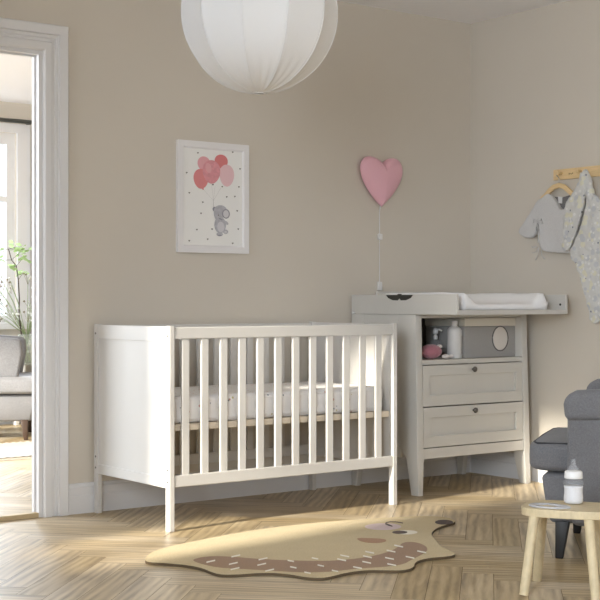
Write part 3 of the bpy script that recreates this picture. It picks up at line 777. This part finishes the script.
# ------------------------------------------------------------ peg rail, hanger and baby clothes
RY0, RY1 = .045, -.85
pr_ = empty('peg_rail', (WX, (RY0 + RY1) / 2, 1.58), 'pale wooden peg rail fixed to the right wall above the changing table', 'peg rail')
link('board', B(WX - .016, WX - .0005, RY1, RY0, 1.585, 1.640, .003), 'pine2', pr_)
for y in (-.015, -.148, -.42, -.68):
    link('peg', lathe(new(), [(0, -.040), (.009, -.040), (.0125, -.034), (.011, -.026), (.006, -.022), (.006, 0)], (WX - .016, y, 1.618), 16, axis='x'), 'pine2', pr_, smooth=True)
def mark(y, z, w):
    bm = new()
    for k in range(4): box(bm, WX - .0166, WX - .0159, y - w * (k * .27) - .005, y - w * (k * .27), z - .004 + (k % 2) * .002, z + .005 - (k % 3) * .002)
    return bm
FS = mat('faint_brown_stamp', (150, 122, 86), .8)
for a in ((.018, 1.612, .032), (-.062, 1.611, .028)): link('small_mark', mark(*a), FS, pr_, label='faint brown stamped mark')

def YZ(px, py, x): p = on(px, py, 0, x); return p
def cloth(name, outline, x, th, m, parent, wr=.010, sc_=.06, vox=.0045, seed=0, label=None, smooth_it=1):
    pts = smoothpoly([YZ(a, b, x) for a, b in outline], smooth_it)
    bm = prism(new(), pts, Vector((th, 0, 0)))
    o = link(name, bm, m, parent, smooth=True, label=label)
    r = o.modifiers.new('remesh', 'REMESH'); r.mode = 'VOXEL'; r.voxel_size = vox; r.use_smooth_shade = True
    s = o.modifiers.new('smooth', 'SMOOTH'); s.iterations = 4; s.factor = .6
    tx = bpy.data.textures.new(name + '_folds', 'CLOUDS'); tx.noise_scale = sc_; tx.noise_depth = 1
    d = o.modifiers.new('folds', 'DISPLACE'); d.texture = tx; d.strength = wr; d.mid_level = .62; d.texture_coords = 'LOCAL'
    return o
hk = empty('baby_hanger', (WX - .05, -.015, 1.50), 'small pale wooden clothes hanger holding the grey wrap top', 'hanger')
hp = [YZ(a, b, WX - .045) for a, b in ((541, 199), (546, 195.5), (550, 190.5), (554, 187), (559, 185.3), (564, 186.5), (568, 190), (573, 194.5), (580, 198.5))]
bm = new()
secs = []
for i, p in enumerate(hp):
    d = (hp[min(i + 1, len(hp) - 1)] - hp[max(i - 1, 0)]).normalized(); nn = Vector((0, -d.z, d.y))
    w = .013 if 0 < i < len(hp) - 1 else .008
    secs.append([p + nn * w + Vector((-.006, 0, 0)), p + nn * w + Vector((.006, 0, 0)), p - nn * w + Vector((.006, 0, 0)), p - nn * w + Vector((-.006, 0, 0))])
loft(bm, secs); soft(link('arm', bm, 'pine2', hk), .003)
hz = YZ(559, 184, WX - .045)
link('hook', tube(new(), [(WX - .045, hz.y, hz.z), (WX - .045, hz.y, hz.z + .03)] + [(WX - .045, -.015 + .013 * math.cos(a), 1.612 + .013 * math.sin(a)) for a in (PI * 1.5 + .2, PI * 1.8, 0, .6, 1.2, 1.8)], .0018, 6), 'wire', hk)

st = empty('wrap_top', (WX - .04, -.06, 1.19), 'light grey wrap baby top with long sleeves and side ties on a hanger', 'baby top')
cloth('body', [(549, 192.5), (543, 195.5), (538.5, 201), (537.5, 215), (538.8, 235), (540, 249), (546, 252.3), (563, 253.5), (585, 251.5), (601, 248), (602, 215), (600, 200), (586, 194.5), (572, 193.5), (569, 197), (561.4, 213), (555, 200.5)], WX - .058, .028, 'shirt', st, wr=.008)
cloth('sleeve', [(543, 196), (536.5, 200), (533, 206), (527, 217), (516.5, 231), (521, 236.5), (532, 239.5), (536, 231), (538, 220), (540, 208)], WX - .056, .024, 'shirt', st, wr=.008)
bm = prism(new(), [YZ(a, b, WX - .030) for a, b in ((548, 194), (553, 196.5), (562, 197.5), (570, 195), (569, 204), (561, 214), (553, 206))], Vector((.004, 0, 0)))
link('back_neck', bm, 'darkcloth', st, label='shaded inside of the neckline')
link('care_label', prism(new(), [YZ(a, b, WX - .036) for a, b in ((558, 196.5), (562.3, 197), (562, 203.5), (558.3, 203))], Vector((.002, 0, 0))), 'white', st)
bm = new()
for loop in ([(537.5, 221.5), (534, 219), (533.2, 223), (537, 223), (541.5, 219), (542.3, 223.5), (538, 223)], [(537.5, 222.5), (536, 229), (538.5, 236), (538, 243)], [(537, 223), (539, 230), (538.3, 238), (540.5, 247)]):
    tube(bm, [YZ(a, b, WX - .062) for a, b in loop], .0024, 6)
link('tie_bow', bm, 'shirt', st, smooth=True)
bm = new()
for loop in ([(539, 247), (536, 252), (532, 253)], [(539, 248), (537.5, 256), (535.5, 260)], [(541, 250), (542, 256), (545, 259)], [(537, 246), (533, 248), (531.5, 246)]):
    tube(bm, [YZ(a, b, WX - .045) for a, b in loop], .0020, 6)
link('tie_end', bm, 'shirt', st, smooth=True)

rp = empty('baby_romper', (WX - .06, -.19, .86), 'pale patterned footed baby romper hanging from a peg in front of the grey top', 'romper')
cloth('body', [(581, 168.5), (585, 168.5), (588.5, 180), (594, 198), (600, 214), (607, 240), (606, 262), (601, 262), (598, 273), (600.5, 298), (601, 317), (598, 324), (589, 323), (587.5, 310), (584, 298), (580, 283), (577, 268), (570, 259.5), (568, 252), (573.5, 242), (580, 227), (585.5, 206), (583.5, 190), (580.5, 180)], WX - .104, .030, 'romp', rp, wr=.016, sc_=.035)
cloth('sleeve', [(580.5, 169), (583.5, 178), (584.5, 192), (581, 212), (576, 230), (568, 251), (561.5, 252), (561.5, 236), (563.5, 212), (566.5, 199), (573, 192), (577, 182)], WX - .108, .022, 'romp', rp, wr=.012, sc_=.035)
cloth('second_sleeve', [(590, 190), (600, 200), (612, 220), (612, 251), (589, 252), (590, 230)], WX - .104, .018, 'romp', rp, wr=.010, sc_=.035)
link('snap_button', lathe(new(), [(0, -.001), (.004, -.001), (.004, .002), (0, .002)], YZ(582, 212, WX - .114), 10, axis='x'), 'dark', rp)

# ------------------------------------------------------------ armchairs
def armchair(name, origin, rz, m, legm, label, pip, inset=False):
    """local axes: y is the way the chair faces, x across"""
    ch = empty(name, origin, label, 'armchair', rz=rz)
    kw = dict(local=True)
    def P(nm, bm, mt, parent=ch, sm=True): return link(nm, bm, mt, parent, smooth=sm, local=True)
    # seat base tapering to the legs
    bm = new(); loft(bm, [[Vector((a * w, y, z)) for a, y in ((-1, yb), (1, yb), (1, yf), (-1, yf))] for z, w, yb, yf in ((.130, .29, -.27, .292), (.20, .315, -.29, .305), (.315, .328, -.30, .320))])
    soft(P('seat_base', bm, m), .018)
    # side shells with rolled top
    for s in (-1, 1):
        prof_ = [(.200, .135), (.215, .30), (.215, .52), (.222, .58), (.212, .606), (.180, .620), (.0, .630), (-.25, .70), (-.36, .74), (-.38, .60), (-.33, .135)]
        if inset: prof_ = [(.205, .425), (.235, .60), (.225, .690), (.190, .700), (.0, .715), (-.25, .74), (-.36, .76), (-.38, .60), (-.33, .425)]
        secs = []
        for x in ((.235, .305) if inset else (.330, .405)):
            secs.append([Vector((s * (x - (.03 if z < .2 else 0)), y, z)) for y, z in prof_])
        bm = new(); loft(bm, secs); a = soft(P('armrest', bm, m), .022, 4)
        if inset: continue
        fo = [(.222, .520), (.228, .580), (.220, .612), (.185, .630), (.0, .642), (-.25, .712), (-.372, .752), (-.385, .60), (.0, .530)]
        bm = new(); loft(bm, [[Vector((s * x, y, z)) for y, z in fo] for x in (.318, .420)])
        link('top_roll', bm, m, a, smooth=True, local=True); soft(a.children[-1], .026, 4)
    bm = new(); loft(bm, [[Vector((x, y, z)) for y, z in ((-.22, .30), (-.26, .60), (-.29, .78), (-.33, .80), (-.37, .77), (-.40, .55), (-.35, .135), (-.26, .135))] for x in (-.32, -.1, .1, .32)])
    soft(P('backrest', bm, m), .03, 4)
    sc2 = P('seat_cushion', ellip(new(), (0, .03 if inset else .05, .378), (.385 if inset else .335, .355 if inset else .325, .062), 28, e=.34, e2=.22), m)
    # wide front of the cushion with dark piping
    z = .432
    if pip:
        pts = [(x, y, z - .004) for x, y in ((-.318, .20), (-.310, .335), (-.27, .352), (0, .358), (.27, .352), (.310, .335), (.318, .20))]
        link('piping', tube(new(), pts, .0028, 8), 'piping', sc2, smooth=True, local=True)
    for sx, sy in ((-1, 1), (1, 1), (-1, -1), (1, -1)):
        cx, cy = sx * .27, sy * .245 - (.02 if sy < 0 else 0)
        t = new(); loft(t, [[Vector((cx + sx * o_ + a * w, cy + sy * o_ + b * w, z)) for a, b in ((-1, -1), (1, -1), (1, 1), (-1, 1))] for z, w, o_ in ((0, .014, .012), (.140, .026, 0))])
        soft(link('leg', t, legm, ch, local=True), .003, 2)
    return ch
v = Vector((.82, .57, 0)).normalized()
rz = math.atan2(v.y, v.x)
u = Vector((-v.y, v.x, 0))
og = Vector((.872, -1.342, 0)) + v * .28 - u * .255
armchair('armchair', og, rz, 'grey', 'black', 'dark grey upholstered armchair with black legs at the right edge beside the stool', True)
# the lighter one in the next room faces the other way
rz2 = math.radians(-118)
u2 = Vector((-math.sin(rz2), math.cos(rz2), 0)); v2 = Vector((math.cos(rz2), math.sin(rz2), 0))
og2 = Vector((1.135, 3.757, 0)) - v2 * .28 - u2 * .255
armchair('armchair', og2, rz2, 'lgrey', 'brownleg', 'light grey armchair with brown legs seen through the doorway beside the window', False, True)

# ------------------------------------------------------------ stool, bottle and teether
ang = math.radians(33); e1 = Vector((math.cos(ang), math.sin(ang), 0)); e2 = Vector((math.sin(ang), -math.cos(ang), 0))
sc0 = Vector((.460, -1.737, 0))
so = empty('wooden_stool', sc0, 'low pale pine stool with rounded seat and splayed round legs', 'stool')
bm = new(); pts = []
for k in range(48):
    a = 2 * PI * k / 48; c_, s_ = math.cos(a), math.sin(a)
    x = math.copysign(abs(c_) ** .55, c_) * .112; y = math.copysign(abs(s_) ** .55, s_) * .152
    pts.append(sc0 + e1 * (x + .006) + e2 * (y + .012) + Vector((0, 0, .253)))
prism(bm, pts, Vector((0, 0, .027)), bev=.004); link('seat', bm, 'pine', so)
for a, b in ((-1, -1), (1, -1), (-1, 1), (1, 1)):
    pb_ = sc0 + e1 * (a * .122) + e2 * (b * .115); pt = sc0 + e1 * (a * .086) + e2 * (b * .088) + Vector((0, 0, .2535))
    link('leg', tube(new(), [pb_ + Vector((0, 0, .003)), pt], .0155, 20, r2=.0165), 'pine', so, smooth=False)
SZT = .2803
b0 = on(573.5, 503.5, 2, SZT)
bb = empty('baby_bottle', b0, 'clear baby bottle with white collar half full of milk on the pine stool', 'baby bottle')
link('bottle_body', lathe(new(), [(0, .0005), (0.0274, .0005), (0.0325, .005), (0.0331, .02), (0.0313, .036), (0.0313, .052), (0.0336, .066), (0.0336, .074), (0.0274, .082), (0.0251, .084)], b0, 40), 'clear', bb, smooth=True)
link('milk', lathe(new(), [(0, .002), (0.0262, .002), (0.0311, .006), (0.0317, .02), (0.03, .036), (0.03, .052), (0.0317, .059), (0, .059)], b0, 40), 'milk', bb, smooth=True)
cl_ = link('collar', lathe(new(), [(0.0228, .0845), (0.0302, .0845), (0.0308, .088), (0.0291, .106), (0.0256, .109), (0.0114, .110), (0, .110)], b0, 40), 'white', bb, smooth=True)
link('teat', lathe(new(), [(0.0205, .1105), (0.0194, .118), (0.0103, .126), (0.0074, .132), (0.0085, .140), (0.0057, .147), (0, .148)], b0, 28), 'silicone', bb, smooth=True)
tcn = (on(550, 506.6, 2, SZT))
ring = []
bm = new(); d1 = (on(570.5, 508.6, 2, SZT) - on(530, 504.6, 2, SZT)); la = d1.length / 2; d1.normalize(); d2 = Vector((-d1.y, d1.x, 0))
no, ni = 48, 48
def tp(a, f_, z, off=0.0):
    r1 = la * f_; r2 = la * .66 * f_; egg = 1 - .18 * math.cos(a)
    return tcn + d1 * (r1 * math.cos(a) - off * la) + d2 * (r2 * math.sin(a) * egg) + Vector((0, 0, z))
t = new(); Rg = []
for f_, z, off in ((.98, .0, 0), (1.0, .002, 0), (.96, .0045, 0), (.70, .0048, .05), (.56, .0042, .08), (.54, .002, .08), (.56, 0, .08)):
    Rg.append([t.verts.new(tp(2 * PI * k / 48, f_, z, off)) for k in range(48)])
for A, B_ in list(zip(Rg, Rg[1:])) + [(Rg[-1], Rg[0])]:
    for k in range(48): t.faces.new((A[k], A[(k + 1) % 48], B_[(k + 1) % 48], B_[k]))
merge(bm, t)
tag(link('teething_ring', bm, 'teether', origin=tuple(tcn), smooth=True), 'flat pale grey oval teething ring lying on the pine stool', 'teether')

# ------------------------------------------------------------ the next room
cr = empty('curtain_rod', (1.0, YF, 2.35), 'dark grey curtain rod above the window of the next room', 'curtain rod')
link('rod', tube(new(), [(0.2, YF - .08, 2.355), (1.725, YF - .08, 2.355)], .016, 12), 'rod', cr, smooth=True)
link('bracket', B(1.70, 1.718, YF - .085, YF - .0005, 2.34, 2.37), 'rod', cr)
bm = new(); secs = []
nn = 60; F_ = []
for zc_ in (2.345, .12):
    ptsA = [Vector((1.745 + .13 * k / nn, YF - .085 + .022 * math.sin(k * .62), zc_)) for k in range(nn + 1)]
    ptsB = [p + Vector((0, .003, 0)) for p in reversed(ptsA)]
    secs.append(ptsA + ptsB)
loft(bm, secs); tag(link('window_curtain', bm, 'curtain', origin=(1.81, YF - .08, .12), smooth=True), 'white sheer curtain hanging at the right end of the far window', 'curtain')

rd = empty('radiator', (1.15, YF - .09, 0), 'white column radiator below the window of the next room', 'radiator')
for k in range(22):
    x = .57 + k * .050
    bm = new(); lathe(bm, [(0, .12), (.014, .122), (.020, .14), (.020, .62), (.014, .645), (0, .65)], (x, YF - .115, 0), 14, sy=1.6)
    link('column', bm, 'radiator', rd, smooth=True)
for z in (.17, .60): link('header_pipe', tube(new(), [(.60, YF - .10, z), (1.64, YF - .10, z)], .017, 10), 'radiator', rd, smooth=True)
for x in (.67, 1.57): link('foot', B(x - .012, x + .012, YF - .13, YF - .07, 0, .13), 'radiator', rd)

cb = empty('plant_cabinet', (1.93, YF - .27, 0), 'low cream cabinet with the glass flower vase on it in the next room', 'cabinet')
px0 = 1.70; cy0, cy1 = YF - .54, YF - .17
zt = .47
link('body', B(px0, px0 + .55, cy0, cy1, .03, zt - .018, .003), 'cabinet', cb)
link('top', B(px0 - .01, px0 + .56, cy0 - .01, cy1 + .01, zt - .018, zt, .003), 'cabinet', cb)
for i in range(2): link('door', B(px0 + .01 + i * .27, px0 + .27 + i * .27, cy0 - .016, cy0 - .0005, .05, zt - .03, .003), 'cabinet', cb)
link('plinth', B(px0 + .02, px0 + .53, cy0 + .02, cy1 - .02, 0, .03), 'cabinet', cb)

vz = on(27, 357, 1, YF - .30); vz = Vector((vz.x, YF - .30, zt + .0005))
va = empty('glass_vase', vz, 'clear glass vase of white flowers on the cream cabinet in the next room', 'vase')
link('glass', lathe(new(), [(0, .0), (.055, 0), (.060, .006), (.052, .10), (.058, .20), (.068, .235), (.066, .235), (.050, .10), (.055, .012), (0, .012)], vz, 28), 'vase', va, smooth=True)
fb = empty('flower_bunch', vz + Vector((0, 0, .02)), 'loose bunch of thin green stems with small white flowers in the glass vase', 'flowers')
rnd = random.Random(11)
for k in range(26):
    az = rnd.uniform(0, 2 * PI); sp = rnd.uniform(.06, .34); hgt = rnd.uniform(.36, .68)
    dx, dy = math.cos(az) * sp, math.sin(az) * sp * .35
    if dx > .2: dx *= .5
    p0 = vz + Vector((-dx * .12, -dy * .12, .02)); p1 = vz + Vector((dx * .10, dy * .1, .24)); p2 = vz + Vector((dx * .55, dy * .6, .24 + (hgt - .24) * .6)); p3 = vz + Vector((dx, dy, hgt))
    s_ = link('stem', tube(new(), [p0, p1, p2, p3], .0022, 5), 'stem', fb, smooth=True)
    bm = new()
    for q in range(rnd.randint(3, 6)):
        o_ = Vector((rnd.uniform(-.04, .04), rnd.uniform(-.03, .03), rnd.uniform(-.07, .03)))
        ellip(bm, p3 + o_, (.009, .009, .008), 5, mi=0 if rnd.random() < .65 else 1)
        tube(bm, [p3 + Vector((0, 0, -.06)), p3 + o_], .0012, 4, mi=1)
    link('blossom', bm, ['flower', 'seed'], s_, smooth=True)
bp_ = empty('leafy_branch', vz + Vector((-.02, 0, .02)), 'bare dark branch with fresh green leaves standing in the glass vase', 'branch')
W = lambda a, b: on(a, b, 1, YF - .31)
br = [vz + Vector((-.02, 0, .03)), W(19, 315), W(19.3, 298), W(18.3, 280), W(16.3, 266), W(11.5, 260), W(8.5, 249)]
link('twig', tube(new(), br, .006, 7, r2=.0035), 'bark', bp_, smooth=True)
def leaf(bm, c, s, az, el):
    n_ = 8; d = Vector((math.cos(az) * math.cos(el), math.sin(az) * math.cos(el), math.sin(el))); sd_ = d.cross(Vector((0, .6, .8))).normalized()
    up_ = sd_.cross(d)
    pts = []
    for k in range(n_ + 1):
        t_ = k / n_; w_ = s * .42 * math.sin(PI * t_) ** .8
        pts.append((c + d * s * t_ + sd_ * w_ + up_ * .1 * w_, c + d * s * t_ - sd_ * w_ + up_ * .1 * w_))
    A = [bm.verts.new(p[0]) for p in pts[1:-1]]; B_ = [bm.verts.new(p[1]) for p in pts[1:-1]]
    a0 = bm.verts.new(c); a1 = bm.verts.new(c + d * s)
    bm.faces.new((a0, A[0], B_[0])); bm.faces.new((A[-1], a1, B_[-1]))
    for i in range(len(A) - 1): bm.faces.new((A[i], A[i + 1], B_[i + 1], B_[i]))
for cx_, cy_, r_ in ((16, 247, 5), (23, 249, 5), (23, 258, 4), (12.5, 267.5, 3), (23, 273, 3), (2, 250, 5), (1, 260, 6), (20, 252, 4)):
    c = W(cx_, cy_); bm = new(); k_ = r_ / 133 * 1.0
    for q in range(9): leaf(bm, c + Vector((rnd.uniform(-1, 1) * k_, rnd.uniform(-1, 1) * k_, rnd.uniform(-.8, .8) * k_)), rnd.uniform(.03, .05), rnd.uniform(0, 6.28), rnd.uniform(-.5, .5))
    o_ = link('leaf_spray', bm, 'leaf', bp_)
    near = min(br[2:], key=lambda p: (p - c).length)
    link('side_twig', tube(new(), [near, c], .0016, 5), 'bark', o_, smooth=True)

# a bare garden tree outside the far window
gx = 1.55; gt = empty('garden_tree', (gx, 8.2, 0), 'pale leafless tree outside, seen through the far window', 'tree')
link('trunk', tube(new(), [(gx, 8.2, -.4), (gx + .04, 8.2, .9), (gx - .02, 8.2, 1.9), (gx + .05, 8.2, 2.8)], .05, 8, r2=.02), 'garden', gt, smooth=True)
for k in range(16):
    z0 = .8 + k * .12; a = rnd.uniform(0, 6.28); l = rnd.uniform(.4, .9)
    q = [Vector((gx, 8.2, z0))]
    for j in range(1, 5): q.append(Vector((gx + math.cos(a) * l * j / 4, 8.2 + math.sin(a) * l * j / 4, z0 + .09 * j + rnd.uniform(-.05, .05))))
    b_ = link('bough', tube(new(), q, .014, 5, r2=.005), 'garden', gt, smooth=True)
# woven white rug
bm = new()
ra, rb, rc, rd_ = Vector((-.4, 2.72, 0)), Vector((1.35, 2.72, 0)), Vector((1.35, 3.50, 0)), Vector((-.4, 3.50, 0))
nx, ny = 70, 32; G = {}
for i in range(nx + 1):
    for j in range(ny + 1):
        p = ra.lerp(rb, i / nx).lerp(rd_.lerp(rc, i / nx), j / ny)
        G[i, j] = bm.verts.new((p.x, p.y, .016 + (.006 if (i + j) % 2 else 0)))
for i in range(nx):
    for j in range(ny): bm.faces.new((G[i, j], G[i + 1, j], G[i + 1, j + 1], G[i, j + 1]))
box(bm, -.4, 1.35, 2.72, 3.50, .001, .014)
tag(link('woven_rug', bm, 'rugw', origin=(.5, 3.1, 0)), 'white chunky woven rug on the floor of the next room', 'rug')

# ------------------------------------------------------------ light
w = bpy.data.worlds.new('daylight'); sc.world = w; w.use_nodes = True
bg = w.node_tree.nodes['Background']; bg.inputs[0].default_value = (.93, .96, 1.0, 1); bg.inputs[1].default_value = 1.4
def area(name, loc, rot, sx, sy, power, col):
    l = bpy.data.lights.new(name, 'AREA'); l.shape = 'RECTANGLE'; l.size = sx; l.size_y = sy; l.energy = power; l.color = col
    o = bpy.data.objects.new(name, l); COL.objects.link(o); o.location = loc; o.rotation_euler = rot; return o
cool = (.85, .925, 1.0)
def sky_light(target, direction, dist, sx, sy, power, col):
    # sky daylight, or added fill, from high outside an opening, so that it falls downwards into the room
    d = Vector(direction).normalized(); p = Vector(target) - d * dist
    o = area('window_daylight', p, (0, 0, 0), sx, sy, power, col)
    o.rotation_euler = d.to_track_quat('-Z', 'Y').to_euler(); return o
sky_light((LX, (W1[0] + W1[1]) / 2, 1.4), (1, .12, -.42), 1.5, 1.6, 1.6, 90, cool)
sky_light((LX, (W2[0] + W2[1]) / 2, 1.4), (1, .35, -.38), 1.5, 2.0, 2.0, 500, cool)
sky_light(((W_FILL[0] + W_FILL[1]) / 2, FY, 1.4), (.1, 1, -.38), 1.5, 2.4, 2.0, 32, cool)  # added frontal fill through the made-up opening behind the camera
area('window_daylight', (LX - .16, 2.9, 1.4), (0, -PI / 2, 0), 1.7, 2.5, 185, cool)  # added fill lamp in the unseen opening, brightens the next room
sky_light(((FX0 + FX1) / 2, YF + .1, 1.6), (-.1, -1, -.75), 1.8, 1.8, 1.4, 420, cool)
sl = bpy.data.lights.new('sun', 'SUN'); sl.energy = 11.5; sl.color = (1.0, .93, .79); sl.angle = math.radians(3.2)
so_ = bpy.data.objects.new('sun', sl); COL.objects.link(so_)
az, el = math.radians(8), math.radians(21)
d = Vector((math.cos(el) * math.cos(az), math.cos(el) * math.sin(az), -math.sin(el)))
so_.rotation_euler = d.to_track_quat('-Z', 'Y').to_euler(); so_.location = (-6, -2, 3)

vs = sc.view_settings; vs.view_transform = 'Standard'; vs.look = 'None'; vs.gamma = 1; vs.use_curve_mapping = False; vs.exposure = -0.17
sc.cycles.max_bounces = 10; sc.cycles.diffuse_bounces = 6; sc.cycles.transparent_max_bounces = 12
